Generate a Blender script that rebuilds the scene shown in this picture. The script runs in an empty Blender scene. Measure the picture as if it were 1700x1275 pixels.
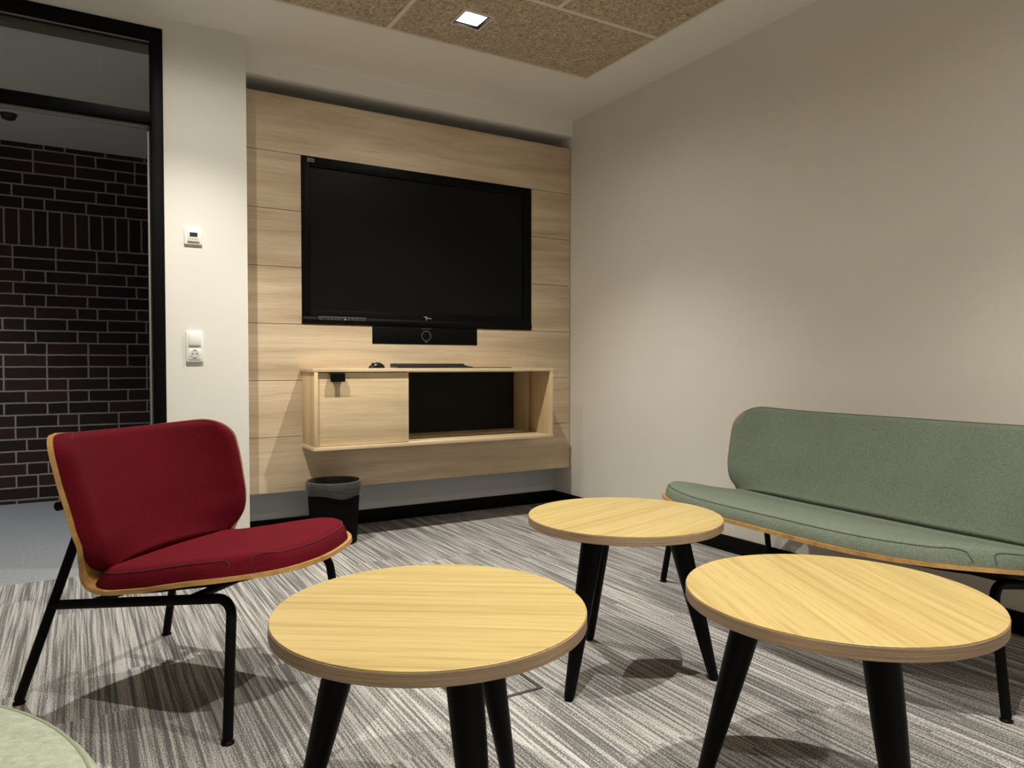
import bpy, bmesh, math, random
from mathutils import Vector, Matrix

# ------------------------------------------------------------------ camera, world, exposure
scn = bpy.context.scene
COL = scn.collection
cam_data = bpy.data.cameras.new('camera')
cam = bpy.data.objects.new('camera', cam_data)
COL.objects.link(cam)
cam.location = (0, 0, 0.95)
cam.rotation_euler = (math.radians(90 - 1.424), 0, math.radians(-30.82))
cam_data.sensor_fit = 'HORIZONTAL'
cam_data.sensor_width = 36.0
cam_data.lens = 1207.0 / 1700.0 * 36.0
cam_data.clip_start = 0.02
scn.camera = cam

world = bpy.data.worlds.new('world')
scn.world = world
world.use_nodes = True
world.node_tree.nodes['Background'].inputs[0].default_value = (0.01, 0.01, 0.012, 1)
world.node_tree.nodes['Background'].inputs[1].default_value = 0.3

vs = scn.view_settings
vs.view_transform = 'Standard'
vs.look = 'None'
vs.gamma = 1
vs.use_curve_mapping = False
vs.exposure = 0.0

LAMP_W = 143.0                 # each downlight: main beam
FILL_W = 26.0                 # wide soft fill added to it, brightening the upper walls
LAMP_COL = (1.0, 0.945, 0.825)
CORRIDOR_W = 95.0
BEAM_CONE, BEAM_BLEND = 102, 0.9
CORRIDOR_COL = (0.95, 0.97, 1.0)
LAMP_SPOTS = [(0.429, 3.07), (1.612, 3.07), (0.429, 0.72), (1.612, 0.72), (0.429, -1.63), (1.612, -1.63)]  # last pair is unseen, added behind the viewer to raise the bounce light

# ------------------------------------------------------------------ room measures
XR = 2.853      # right wall
YB = 4.221      # wall behind the wood panelling
YP = 4.014      # face of the wood panelling
YD = 3.795      # door wall face
ZC = 2.58       # ceiling
XL, YF = -1.9, -2.6
YK = 6.03       # brick wall in the corridor
ZK = 2.48       # corridor ceiling
random.seed(4)


# ------------------------------------------------------------------ helpers
def link(name, me, mat=None, parent=None):
    o = bpy.data.objects.new(name, me)
    COL.objects.link(o)
    if mat is not None:
        me.materials.clear()
        for m in (mat if isinstance(mat, (list, tuple)) else [mat]):
            me.materials.append(m)
    if parent is not None:
        o.parent = parent
    return o


def mesh(name, verts, faces, mat=None, parent=None, smooth=False, angle=None, mids=None):
    me = bpy.data.meshes.new(name)
    me.from_pydata([tuple(v) for v in verts], [], faces)
    me.update()
    o = link(name, me, mat, parent)
    bm = bmesh.new()
    bm.from_mesh(me)
    bmesh.ops.recalc_face_normals(bm, faces=bm.faces[:])
    if mids:
        bm.faces.ensure_lookup_table()
        for f, i in zip(bm.faces, mids):
            f.material_index = i
    bm.to_mesh(me)
    bm.free()
    if smooth:
        for p in me.polygons:
            p.use_smooth = True
        if angle:
            me.set_sharp_from_angle(angle=math.radians(angle))
    return o


class MB:
    """collects boxes, tubes and lathes into one mesh"""

    def __init__(self):
        self.v, self.f = [], []

    def add(self, v, f):
        n = len(self.v)
        self.v += [tuple(p) for p in v]
        self.f += [tuple(i + n for i in q) for q in f]
        return self

    def box(self, x0, x1, y0, y1, z0, z1, bevel=0.0, segs=2):
        bm = bmesh.new()
        bmesh.ops.create_cube(bm, size=1)
        for w in bm.verts:
            w.co = Vector((x0 if w.co.x < 0 else x1, y0 if w.co.y < 0 else y1, z0 if w.co.z < 0 else z1))
        if bevel > 0:
            bmesh.ops.bevel(bm, geom=bm.edges[:], offset=bevel, segments=segs, affect='EDGES', profile=0.5)
        bm.verts.index_update()
        self.add([w.co.copy() for w in bm.verts], [[w.index for w in f.verts] for f in bm.faces])
        bm.free()
        return self

    def tube(self, pts, r, n=12, cap=True):
        pts = [Vector(p) for p in pts]
        rs = r if isinstance(r, (list, tuple)) else [r] * len(pts)
        tans = []
        for i in range(len(pts)):
            a = pts[max(i - 1, 0)]
            b = pts[min(i + 1, len(pts) - 1)]
            tans.append((b - a).normalized())
        t0 = tans[0]
        nrm = t0.cross(Vector((0, 0, 1)))
        if nrm.length < 1e-3:
            nrm = t0.cross(Vector((1, 0, 0)))
        nrm.normalize()
        v, f = [], []
        for i, p in enumerate(pts):
            t = tans[i]
            nrm = (nrm - t * nrm.dot(t)).normalized()
            bn = t.cross(nrm)
            for k in range(n):
                a = 2 * math.pi * k / n
                v.append(p + (nrm * math.cos(a) + bn * math.sin(a)) * rs[i])
        for i in range(len(pts) - 1):
            for k in range(n):
                f.append((i * n + k, i * n + (k + 1) % n, (i + 1) * n + (k + 1) % n, (i + 1) * n + k))
        if cap:
            f.append(tuple(range(n - 1, -1, -1)))
            m = (len(pts) - 1) * n
            f.append(tuple(range(m, m + n)))
        return self.add(v, f)

    def lathe(self, prof, n=48, c=(0, 0, 0), closed=False):
        v, f = [], []
        for (r, z) in prof:
            for k in range(n):
                a = 2 * math.pi * k / n
                v.append((c[0] + r * math.cos(a), c[1] + r * math.sin(a), c[2] + z))
        m = len(prof)
        for i in range(m - 1):
            for k in range(n):
                f.append((i * n + k, i * n + (k + 1) % n, (i + 1) * n + (k + 1) % n, (i + 1) * n + k))
        if closed:
            for k in range(n):
                f.append(((m - 1) * n + k, (m - 1) * n + (k + 1) % n, (k + 1) % n, k))
        else:
            if prof[0][0] > 1e-6:
                f.append(tuple(range(n - 1, -1, -1)))
            if prof[-1][0] > 1e-6:
                f.append(tuple(range((m - 1) * n, m * n)))
        return self.add(v, f)

    def build(self, name, mat, parent=None, smooth=True, angle=35):
        return mesh(name, self.v, self.f, mat, parent, smooth, angle)


def fillet(pts, rad, n=8):
    """polyline with its inner corners rounded"""
    pts = [Vector(p) for p in pts]
    out = [pts[0]]
    for i in range(1, len(pts) - 1):
        a, b, c = pts[i - 1], pts[i], pts[i + 1]
        u, w = (a - b).normalized(), (c - b).normalized()
        half = math.acos(max(-1, min(1, u.dot(w)))) / 2
        d = rad / math.tan(half)
        d = min(d, (a - b).length * .49, (c - b).length * .49)
        r = d * math.tan(half)
        cen = b + (u + w).normalized() * (r / math.sin(half))
        p0, p1 = b + u * d, b + w * d
        v0, v1 = p0 - cen, p1 - cen
        ang = v0.angle(v1)
        ax = v0.cross(v1).normalized()
        for k in range(n + 1):
            out.append(cen + Matrix.Rotation(ang * k / n, 3, ax) @ v0)
    out.append(pts[-1])
    return out


def thing(name, label, cat, loc=(0, 0, 0), rz=0.0, group=None):
    o = bpy.data.objects.new(name, None)
    o.empty_display_size = 0.1
    COL.objects.link(o)
    o.location = loc
    o.rotation_euler = (0, 0, rz)
    return tag(o, label, cat, group)


def tag(o, label, cat, group=None):
    o['label'] = label
    o['category'] = cat
    if group:
        o['group'] = group
    return o


def struct(o, label, cat):
    o['kind'] = 'structure'
    return tag(o, label, cat)


def copy_tree(o, parent=None):
    c = o.copy()
    COL.objects.link(c)
    if parent is not None:
        c.parent = parent
    for ch in list(o.children):
        copy_tree(ch, c)
    return c


# ------------------------------------------------------------------ materials
def srgb(r, g, b):
    def l(c):
        c /= 255.0
        return c / 12.92 if c <= 0.04045 else ((c + 0.055) / 1.055) ** 2.4
    return (l(r), l(g), l(b), 1)


class NT:
    def __init__(self, name):
        self.m = bpy.data.materials.new(name)
        self.m.use_nodes = True
        self.t = self.m.node_tree
        self.b = self.t.nodes['Principled BSDF']

    def n(self, typ, **kw):
        nd = self.t.nodes.new(typ)
        for k, v in kw.items():
            if k in nd.inputs:
                nd.inputs[k].default_value = v
            else:
                setattr(nd, k, v)
        return nd

    def l(self, a, b):
        self.t.links.new(a, b)

    def math(self, op, a, b=None, c=None):
        nd = self.n('ShaderNodeMath', operation=op)
        for i, x in enumerate((a, b, c)):
            if x is None:
                continue
            if hasattr(x, 'is_output'):
                self.l(x, nd.inputs[i])
            else:
                nd.inputs[i].default_value = x
        return nd.outputs[0]

    def coord(self, scale=(1, 1, 1), loc=(0, 0, 0), rot=(0, 0, 0)):
        tc = self.n('ShaderNodeTexCoord')
        mp = self.n('ShaderNodeMapping')
        mp.inputs['Scale'].default_value = scale
        mp.inputs['Location'].default_value = loc
        mp.inputs['Rotation'].default_value = rot
        self.l(tc.outputs['Object'], mp.inputs[0])
        return mp.outputs[0]

    def noise(self, vec, scale, detail=3, rough=0.5, dist=0.0):
        nd = self.n('ShaderNodeTexNoise', Scale=scale, Detail=detail, Roughness=rough, Distortion=dist)
        self.l(vec, nd.inputs['Vector'])
        return nd.outputs['Fac']

    def ramp(self, fac, stops):
        nd = self.n('ShaderNodeValToRGB')
        e = nd.color_ramp.elements
        while len(e) < len(stops):
            e.new(0.5)
        for el, (p, c) in zip(e, stops):
            el.position = p
            el.color = c
        self.l(fac, nd.inputs[0])
        return nd.outputs[0]

    def mix(self, fac, a, b, mode='MIX'):
        nd = self.n('ShaderNodeMix', data_type='RGBA', blend_type=mode)
        for sock, x in ((nd.inputs[0], fac), (nd.inputs[6], a), (nd.inputs[7], b)):
            if hasattr(x, 'is_output'):
                self.l(x, sock)
            else:
                sock.default_value = x
        return nd.outputs[2]

    def bump(self, h, strength=0.2, dist=0.002):
        nd = self.n('ShaderNodeBump', Strength=strength, Distance=dist)
        self.l(h, nd.inputs['Height'])
        self.l(nd.outputs[0], self.b.inputs['Normal'])

    def col(self, c):
        if hasattr(c, 'is_output'):
            self.l(c, self.b.inputs['Base Color'])
        else:
            self.b.inputs['Base Color'].default_value = c
        return self

    def set(self, **kw):
        for k, v in kw.items():
            self.b.inputs[k.replace('_', ' ')].default_value = v
        return self


def plain(name, c, rough=0.5, metal=0.0, spec=0.5, bump=0):
    t = NT(name)
    t.col(c).set(Roughness=rough, Metallic=metal)
    t.b.inputs['Specular IOR Level'].default_value = spec
    if bump:
        t.bump(t.noise(t.coord(), bump, 4), 0.15, 0.001)
    return t.m


def wood(name, light, mid, dark, axis='X', freq=26, along=1.0, rough=0.45, fine=260, contrast=1.0, loc=(0, 0, 0), patch=None):
    """oak grain: stretched noise running along one object axis"""
    t = NT(name)
    k = {'X': 0, 'Y': 1, 'Z': 2}[axis]

    def sc(a, b):
        s = [b, b, b]
        s[k] = a
        return tuple(s)
    warp = t.noise(t.coord(sc(0.9 * along, 3.5), loc), 1.0, 2)
    v1 = t.coord(sc(0.75 * along, freq), loc)
    vv = t.n('ShaderNodeVectorMath', operation='ADD')
    t.l(v1, vv.inputs[0])
    cb = t.n('ShaderNodeCombineXYZ')
    w2 = t.math('MULTIPLY', warp, 2.2)
    for i in range(3):
        if i != k:
            t.l(w2, cb.inputs[i])
    t.l(cb.outputs[0], vv.inputs[1])
    broad = t.noise(vv.outputs[0], 1.0, 4, 0.55, 0.15)
    pores = t.noise(t.coord(sc(5 * along, fine), loc), 1.0, 2, 0.6)
    base = t.ramp(broad, [(0.30, dark), (0.47, mid), (0.66, light)])
    pr = t.ramp(pores, [(0.34, (0.60, 0.53, 0.46, 1)), (0.5, (1, 1, 1, 1))])
    c = t.mix(0.42 * contrast, base, pr, 'MULTIPLY')
    if patch:
        p = t.ramp(t.noise(t.coord(sc(1.1, 7), (3, 1, 5)), 1.0, 2), [(0.36, patch), (0.62, (1, 1, 1, 1))])
        c = t.mix(0.65, c, p, 'MULTIPLY')
    t.col(c).set(Roughness=rough)
    t.bump(pores, 0.08, 0.001)
    return t.m


M = {}
# painted walls with a faint woven roller texture
t = NT('wall_paint')
g = t.noise(t.coord((160, 160, 420)), 1.0, 2)
g2 = t.noise(t.coord(), 2.2, 3)
t.col(t.mix(0.5, t.ramp(g, [(0.3, (0.74, 0.71, 0.66, 1)), (0.7, (0.81, 0.78, 0.73, 1))]), t.ramp(g2, [(0.3, (0.75, 0.72, 0.67, 1)), (0.7, (0.80, 0.77, 0.72, 1))])))
t.set(Roughness=0.85)
t.bump(g, 0.12, 0.001)
M['wall'] = t.m
M['pier'] = plain('pier_paint', (0.735, 0.72, 0.68, 1), 0.8, bump=300)
M['gray_wall'] = plain('gray_wall_paint', srgb(206, 208, 214), 0.8, bump=300)
M['ceiling'] = plain('ceiling_paint', (0.86, 0.835, 0.79, 1), 0.85, bump=250)
M['black_metal'] = plain('black_powder_coat', (0.0025, 0.0025, 0.0027, 1), 0.55, spec=0.1)
M['black_wood'] = plain('black_stained_wood', (0.0022, 0.002, 0.002, 1), 0.42, spec=0.1)
M['door_frame'] = plain('black_door_frame', (0.0018, 0.0018, 0.002, 1), 0.5, spec=0.08)
M['seal'] = plain('gray_rebate', srgb(135, 134, 132), 0.5, 0.0)
M['baseboard'] = plain('black_baseboard', (0.003, 0.003, 0.003, 1), 0.6, spec=0.1)
M['white_plastic'] = plain('white_plastic', (0.82, 0.81, 0.78, 1), 0.35)
M['lcd'] = plain('display_gray', (0.03, 0.035, 0.04, 1), 0.25)
M['ink'] = plain('gray_print', (0.25, 0.24, 0.22, 1), 0.6)
M['socket_well'] = plain('socket_well', (0.62, 0.61, 0.60, 1), 0.4)
M['dark_hole'] = plain('dark_hole', (0.03, 0.03, 0.03, 1), 0.6)
M['chrome'] = plain('chrome', (0.6, 0.6, 0.6, 1), 0.2, 1.0)
M['bezel'] = plain('bezel_gloss_black', (0.002, 0.002, 0.0024, 1), 0.5, spec=0.1)
M['screen'] = plain('screen_black', (0.0045, 0.005, 0.0052, 1), 0.4, spec=0.12)
M['speaker_black'] = plain('camera_bar_black', (0.002, 0.002, 0.002, 1), 0.55, spec=0.1)
M['silver'] = plain('dark_silver', (0.17, 0.17, 0.17, 1), 0.35, 0.6)
M['print_white'] = plain('pale_print', (0.45, 0.45, 0.45, 1), 0.5)
M['print_gray'] = plain('gray_ring_print', (0.10, 0.10, 0.10, 1), 0.5)
M['sticker'] = plain('sticker_gray', (0.16, 0.18, 0.18, 1), 0.5)
M['mouse'] = plain('mouse_black', (0.006, 0.006, 0.006, 1), 0.2)
M['keyboard'] = plain('keyboard_black', (0.012, 0.012, 0.012, 1), 0.45)
M['bin'] = plain('bin_black', (0.0018, 0.0018, 0.0018, 1), 0.6, spec=0.08)
M['void'] = plain('cabinet_back_black', (0.003, 0.003, 0.003, 1), 0.8)
M['groove'] = plain('panel_groove', (0.03, 0.022, 0.015, 1), 0.8)

OAK_L, OAK_M, OAK_D = (0.62, 0.465, 0.285, 1), (0.53, 0.385, 0.228, 1), (0.40, 0.275, 0.155, 1)
M['panel'] = wood('oak_panel', (0.71, 0.585, 0.425, 1), (0.64, 0.52, 0.37, 1), (0.53, 0.42, 0.295, 1), 'X', 16, 1.0, 0.5, 190, 0.8, patch=(0.72, 0.66, 0.60, 1))
M['cabinet_x'] = wood('oak_cabinet', (0.80, 0.655, 0.44, 1), (0.73, 0.59, 0.385, 1), (0.62, 0.49, 0.31, 1), 'X', 18, 1.0, 0.5, 190, 0.8, loc=(4, 2, 1), patch=(0.80, 0.74, 0.68, 1))
M['cabinet_z'] = wood('oak_cabinet_side', (0.76, 0.59, 0.37, 1), (0.68, 0.52, 0.31, 1), (0.56, 0.42, 0.24, 1), 'Z', 22, 1.0, 0.5, 200, 0.9)
M['table_top'] = wood('oak_table_top', (0.54, 0.415, 0.170, 1), (0.495, 0.372, 0.147, 1), (0.425, 0.312, 0.115, 1), 'X', 60, 1.1, 0.4, 330, 1.15)
t = NT('table_edge_band')
e1 = t.noise(t.coord((7, 7, 420)), 1.0, 3)
t.col(t.ramp(e1, [(0.3, (0.235, 0.155, 0.095, 1)), (0.7, (0.42, 0.295, 0.19, 1))])).set(Roughness=0.55)
M['table_edge'] = t.m
M['ply'] = wood('oak_plywood', (0.56, 0.33, 0.115, 1), (0.48, 0.27, 0.09, 1), (0.35, 0.185, 0.06, 1), 'X', 30, 2.0, 0.38, 260, 1.0)


def felt(name, a, b, speck, scale=900, rough=0.95):
    t = NT(name)
    f1 = t.noise(t.coord(), scale, 3, 0.7)
    f2 = t.noise(t.coord(), scale * 0.24, 3, 0.7)
    f3 = t.noise(t.coord(), 7, 2)
    c = t.ramp(f2, [(0.32, a), (0.68, b)])
    c = t.mix(t.ramp(f1, [(0.60, (0, 0, 0, 1)), (0.70, (0.75, 0.75, 0.75, 1))]), c, speck)
    c = t.mix(0.16, c, t.ramp(f3, [(0.3, a), (0.7, b)]))
    t.col(c).set(Roughness=rough)
    t.b.inputs['Specular IOR Level'].default_value = 0.06
    t.bump(f2, 0.35, 0.0015)
    return t.m


M['red'] = felt('red_wool', (0.086, 0.0045, 0.0098, 1), (0.138, 0.0074, 0.015, 1), (0.053, 0.0028, 0.006, 1))
M['red_pipe'] = plain('dark_red_piping', (0.07, 0.004, 0.008, 1), 0.9)
M['green'] = felt('sage_wool', (0.118, 0.146, 0.114, 1), (0.20, 0.237, 0.188, 1), (0.07, 0.09, 0.067, 1), 700)
M['green_pipe'] = plain('dark_green_piping', (0.07, 0.085, 0.058, 1), 0.9)
M['pouf'] = felt('pale_sage_felt', (0.30, 0.33, 0.26, 1), (0.44, 0.475, 0.385, 1), (0.13, 0.155, 0.11, 1), 300)
M['pouf_pipe'] = plain('pale_sage_piping', (0.27, 0.30, 0.22, 1), 0.9)

# striped loop carpet: broken lines along the room, laid in planks of differing density
t = NT('striped_carpet')
tc = t.n('ShaderNodeTexCoord')
sp = t.n('ShaderNodeSeparateXYZ')
t.l(tc.outputs['Object'], sp.inputs[0])
cx = t.math('FLOOR', t.math('DIVIDE', t.math('ADD', sp.outputs[0], 0.13), 0.25))
wn1 = t.n('ShaderNodeTexWhiteNoise', noise_dimensions='1D')
t.l(cx, wn1.inputs['W'])
cy = t.math('FLOOR', t.math('ADD', t.math('DIVIDE', sp.outputs[1], 1.0), t.math('MULTIPLY', wn1.outputs['Value'], 3.0)))
cb = t.n('ShaderNodeCombineXYZ')
t.l(cx, cb.inputs[0])
t.l(cy, cb.inputs[1])
wn = t.n('ShaderNodeTexWhiteNoise', noise_dimensions='2D')
t.l(cb.outputs[0], wn.inputs['Vector'])
off = t.n('ShaderNodeCombineXYZ')
t.l(t.math('MULTIPLY', wn.outputs['Value'], 37.0), off.inputs[0])
t.l(t.math('MULTIPLY', wn.outputs['Value'], 91.0), off.inputs[1])


def carpet_noise(sx, sy, det, rough=0.5):
    mp = t.n('ShaderNodeMapping')
    mp.inputs['Scale'].default_value = (sx, sy, 1)
    t.l(tc.outputs['Object'], mp.inputs[0])
    ad = t.n('ShaderNodeVectorMath', operation='ADD')
    t.l(mp.outputs[0], ad.inputs[0])
    t.l(off.outputs[0], ad.inputs[1])
    nd = t.n('ShaderNodeTexNoise', Scale=1.0, Detail=det, Roughness=rough, noise_dimensions='2D')
    t.l(ad.outputs[0], nd.inputs['Vector'])
    return nd.outputs['Fac']


s1 = carpet_noise(92, 1.0, 0, 0.5)
s2 = carpet_noise(180, 3.5, 0, 0.5)
s3 = carpet_noise(300, 210, 1, 0.6)
s4 = carpet_noise(9, 1.5, 1)
val = t.math('ADD', t.math('ADD', t.math('MULTIPLY', s1, 0.50), t.math('MULTIPLY', s2, 0.44)), t.math('MULTIPLY', s3, 0.86))
val = t.math('ADD', val, t.math('MULTIPLY', s4, 0.20))
val = t.math('ADD', val, t.math('MULTIPLY', t.math('SUBTRACT', wn.outputs['Value'], 0.5), 0.07))
c = t.ramp(t.math('SUBTRACT', val, 0.495), [(0.34, (0.135, 0.132, 0.133, 1)), (0.505, (0.215, 0.209, 0.208, 1)), (0.555, (0.41, 0.398, 0.393, 1)), (0.68, (0.52, 0.507, 0.498, 1))])
t.col(c).set(Roughness=0.98)
t.b.inputs['Specular IOR Level'].default_value = 0.1
t.bump(t.math('ADD', s3, s2), 0.5, 0.003)
M['carpet'] = t.m

t = NT('corridor_carpet')
f1 = t.noise(t.coord(), 260, 3, 0.7)
f2 = t.noise(t.coord(), 60, 3, 0.7)
t.col(t.mix(0.45, t.ramp(f1, [(0.36, srgb(92, 95, 98)), (0.64, srgb(192, 196, 200))]), t.ramp(f2, [(0.3, srgb(126, 130, 133)), (0.7, srgb(163, 168, 171))]))).set(Roughness=0.98)
t.bump(f1, 0.5, 0.003)
M['corridor_carpet'] = t.m

# brick wall in the corridor (x along the wall, z up), with one soldier course
t = NT('dark_brick')
tc = t.n('ShaderNodeTexCoord')
sp = t.n('ShaderNodeSeparateXYZ')
t.l(tc.outputs['Object'], sp.inputs[0])


wob = t.math('MULTIPLY', t.math('SUBTRACT', t.noise(t.coord(), 14, 2), 0.5), 0.006)
xx = t.math('ADD', sp.outputs[0], wob)
zz = t.math('ADD', sp.outputs[2], wob)
inband = t.math('MULTIPLY', t.math('GREATER_THAN', zz, 1.777), t.math('LESS_THAN', zz, 2.0269))


def frac_of(x, p):
    return t.math('MULTIPLY', t.math('FRACT', t.math('DIVIDE', x, p)), p)


# courses of three stretchers and a header, each row shifted by its own amount
row = t.math('FLOOR', t.math('DIVIDE', t.math('ADD', zz, .0557), .0833))
wr = t.n('ShaderNodeTexWhiteNoise', noise_dimensions='1D')
t.l(row, wr.inputs['W'])
uu = t.math('ADD', t.math('ADD', xx, 10.0), t.math('MULTIPLY', t.math('FLOOR', t.math('MULTIPLY', wr.outputs['Value'], 14.0)), .0625))
pp = frac_of(uu, .875)
dd = t.math('MINIMUM', t.math('MINIMUM', pp, t.math('SUBTRACT', .875, pp)), t.math('MINIMUM', t.math('ABSOLUTE', t.math('SUBTRACT', pp, .25)), t.math('MINIMUM', t.math('ABSOLUTE', t.math('SUBTRACT', pp, .5)), t.math('ABSOLUTE', t.math('SUBTRACT', pp, .75)))))
qq = frac_of(t.math('ADD', zz, .0557), .0833)
dv = t.math('MINIMUM', qq, t.math('SUBTRACT', .0833, qq))
ident = t.math('ADD', t.math('MULTIPLY', t.math('FLOOR', t.math('DIVIDE', uu, .875)), 4.0), t.math('ADD', t.math('GREATER_THAN', pp, .75), t.math('ADD', t.math('GREATER_THAN', pp, .25), t.math('GREATER_THAN', pp, .5))))
# the soldier course
sx = frac_of(t.math('ADD', xx, 10.0), .0833)
sdx = t.math('MINIMUM', sx, t.math('SUBTRACT', .0833, sx))
sdz = t.math('MINIMUM', t.math('SUBTRACT', zz, 1.777), t.math('SUBTRACT', 2.0269, zz))
dist = t.n('ShaderNodeMix', data_type='FLOAT')
t.l(inband, dist.inputs[0])
t.l(t.math('MINIMUM', dd, dv), dist.inputs[2])
t.l(t.math('MINIMUM', sdx, t.math('ABSOLUTE', sdz)), dist.inputs[3])
idm = t.n('ShaderNodeMix', data_type='FLOAT')
t.l(inband, idm.inputs[0])
t.l(ident, idm.inputs[2])
t.l(t.math('FLOOR', t.math('DIVIDE', t.math('ADD', xx, 10.0), .0833)), idm.inputs[3])
idc = t.n('ShaderNodeCombineXYZ')
t.l(idm.outputs[0], idc.inputs[0])
t.l(t.math('MULTIPLY', row, t.math('SUBTRACT', 1.0, inband)), idc.inputs[1])
wb = t.n('ShaderNodeTexWhiteNoise', noise_dimensions='2D')
t.l(idc.outputs[0], wb.inputs['Vector'])
mortar = t.n('ShaderNodeMapRange', interpolation_type='SMOOTHSTEP')
mortar.inputs['From Min'].default_value = .0042
mortar.inputs['From Max'].default_value = .0066
t.l(dist.outputs[0], mortar.inputs['Value'])
c = t.ramp(wb.outputs['Value'], [(0.0, (0.019, 0.0085, 0.006, 1)), (0.6, (0.031, 0.013, 0.0085, 1)), (1.0, (0.050, 0.020, 0.013, 1))])
c = t.mix(mortar.outputs[0], (0.40, 0.375, 0.35, 1), c)
c = t.mix(0.35, c, t.ramp(t.noise(t.coord(), 45, 4, 0.7), [(0.3, (0.55, 0.55, 0.55, 1)), (0.7, (1.1, 1.1, 1.1, 1))]), 'MULTIPLY')
t.col(c).set(Roughness=0.8)
t.bump(mortar.outputs[0], 0.6, 0.006)
M['brick'] = t.m

# wood-wool acoustic board
t = NT('wood_wool_board')
w1 = t.noise(t.coord((1, 1, 1)), 75, 3, 0.7, 1.0)
w2 = t.noise(t.coord((28, 120, 60), rot=(0, 0, 0.6)), 1.0, 2, 0.6, 1.5)
w3 = t.noise(t.coord((120, 28, 60), rot=(0, 0, 0.4)), 1.0, 2, 0.6, 1.5)
ww = t.math('ADD', t.math('MULTIPLY', w1, 0.4), t.math('ADD', t.math('MULTIPLY', w2, 0.3), t.math('MULTIPLY', w3, 0.3)))
t.col(t.ramp(ww, [(0.36, (0.15, 0.112, 0.07, 1)), (0.48, (0.44, 0.355, 0.25, 1)), (0.62, (0.80, 0.69, 0.52, 1))])).set(Roughness=0.95)
t.bump(ww, 0.8, 0.006)
M['tile'] = t.m
M['grid'] = plain('grid_rail_beige', (0.76, 0.69, 0.59, 1), 0.6)

# glass and film
t = NT('pane_glass')
t.col((0.9, 0.93, 0.92, 1)).set(Roughness=0.0, IOR=1.5)
t.b.inputs['Transmission Weight'].default_value = 1.0
M['glass'] = t.m
t = NT('clear_bin_liner')
t.col((0.42, 0.42, 0.42, 1)).set(Roughness=0.14)
t.bump(t.noise(t.coord((1, 1, 2.5)), 38, 3), 0.6, 0.008)
tr = t.n('ShaderNodeBsdfTransparent')
ms_ = t.n('ShaderNodeMixShader')
fr = t.n('ShaderNodeFresnel', IOR=1.35)
t.l(t.math('ADD', t.math('MULTIPLY', fr.outputs[0], 1.0), 0.10), ms_.inputs[0])
t.l(tr.outputs[0], ms_.inputs[1])
t.l(t.b.outputs[0], ms_.inputs[2])
t.l(ms_.outputs[0], t.t.nodes['Material Output'].inputs['Surface'])
M['liner'] = t.m


def emit(name, c, s):
    t = NT(name)
    t.col((0.8, 0.8, 0.8, 1))
    t.b.inputs['Emission Color'].default_value = c
    t.b.inputs['Emission Strength'].default_value = s
    return t.m


M['led'] = emit('led_panel', (1, 0.97, 0.93, 1), 45)
t = NT('lamp_reflector')
t.col((0.9, 0.9, 0.9, 1)).set(Roughness=0.35, Metallic=0.5)
M['reflector'] = t.m


# ------------------------------------------------------------------ setting: floors, walls, ceilings
def slab(name, x0, x1, y0, y1, z0, z1, mat, label, cat):
    return struct(MB().box(x0, x1, y0, y1, z0, z1).build(name, mat, smooth=False), label, cat)


slab('floor', XL - .1, XR + .1, YF - .1, YD + .01, -0.12, 0.0, M['carpet'], 'gray striped carpet floor of the lounge', 'floor')
# the strip of the same floor inside the recess, right of the door wall
slab('floor_recess', 0.60, XR + .1, YD + .01, YB + .1, -0.12, 0.0, M['carpet'], 'striped carpet strip below the wood panelling', 'floor')
slab('floor_corridor', -3.2, 0.60, YD + .01, YK + .1, -0.12, -0.0005, M['corridor_carpet'], 'plain blue gray carpet of the corridor beyond the door', 'floor')
slab('wall_right', XR, XR + .12, YF - .1, YB + .12, 0, 2.75, M['wall'], 'plain white wall behind the green bench', 'wall')
slab('wall_back', 0.60, XR, YB, YB + .12, 0, 2.75, M['gray_wall'], 'gray wall showing above and below the wood panelling', 'wall')
slab('wall_door', 0.357, 0.731, YD, YB + .12, 0, 2.75, M['pier'], 'white wall strip between door and wood panelling', 'wall')
slab('wall_door_top', -0.95, 0.357, YD, YD + .13, 2.521, 2.75, M['pier'], 'white wall above the door frame', 'wall')
slab('wall_door_far', XL, -0.95, YD, YD + .13, 0, 2.75, M['pier'], 'white wall beyond the door', 'wall')
slab('wall_left', XL - .12, XL, YF - .1, YD + .13, 0, 2.75, M['wall'], 'white wall opposite the bench', 'wall')
slab('wall_front', XL, XR, YF - .12, YF, 0, 2.75, M['wall'], 'white wall behind the viewer', 'wall')
slab('wall_brick', -3.2, 3.2, YK, YK + .12, 0, 2.75, M['brick'], 'dark red brick wall of the corridor', 'wall')
slab('wall_corridor_left', -3.3, -3.2, YD, YK + .12, 0, 2.75, M['pier'], 'end wall of the corridor on the left', 'wall')
slab('wall_corridor_right', 3.2, 3.3, YB + .12, YK + .12, 0, 2.75, M['pier'], 'end wall of the corridor on the right', 'wall')
slab('wall_corridor_side', -3.2, XL, YD, YD + .13, 0, 2.75, M['pier'], 'corridor side of the door wall', 'wall')
slab('trim_corridor', -3.2, 0.357, YD + .13, YD + .20, ZK - .012, 2.75, plain('brown_lintel', (0.05, 0.038, 0.028, 1), 0.8), 'brown edge strip of the corridor ceiling above the door', 'trim')

# ceiling: plaster border round a field of wood-wool boards, with square holes for the downlights
TX = [-1.065, -0.473, 0.119, 0.711, 1.303, 1.895, 2.487]
TY0, TY1 = -1.888, 3.35
HOLE = 0.074


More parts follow.
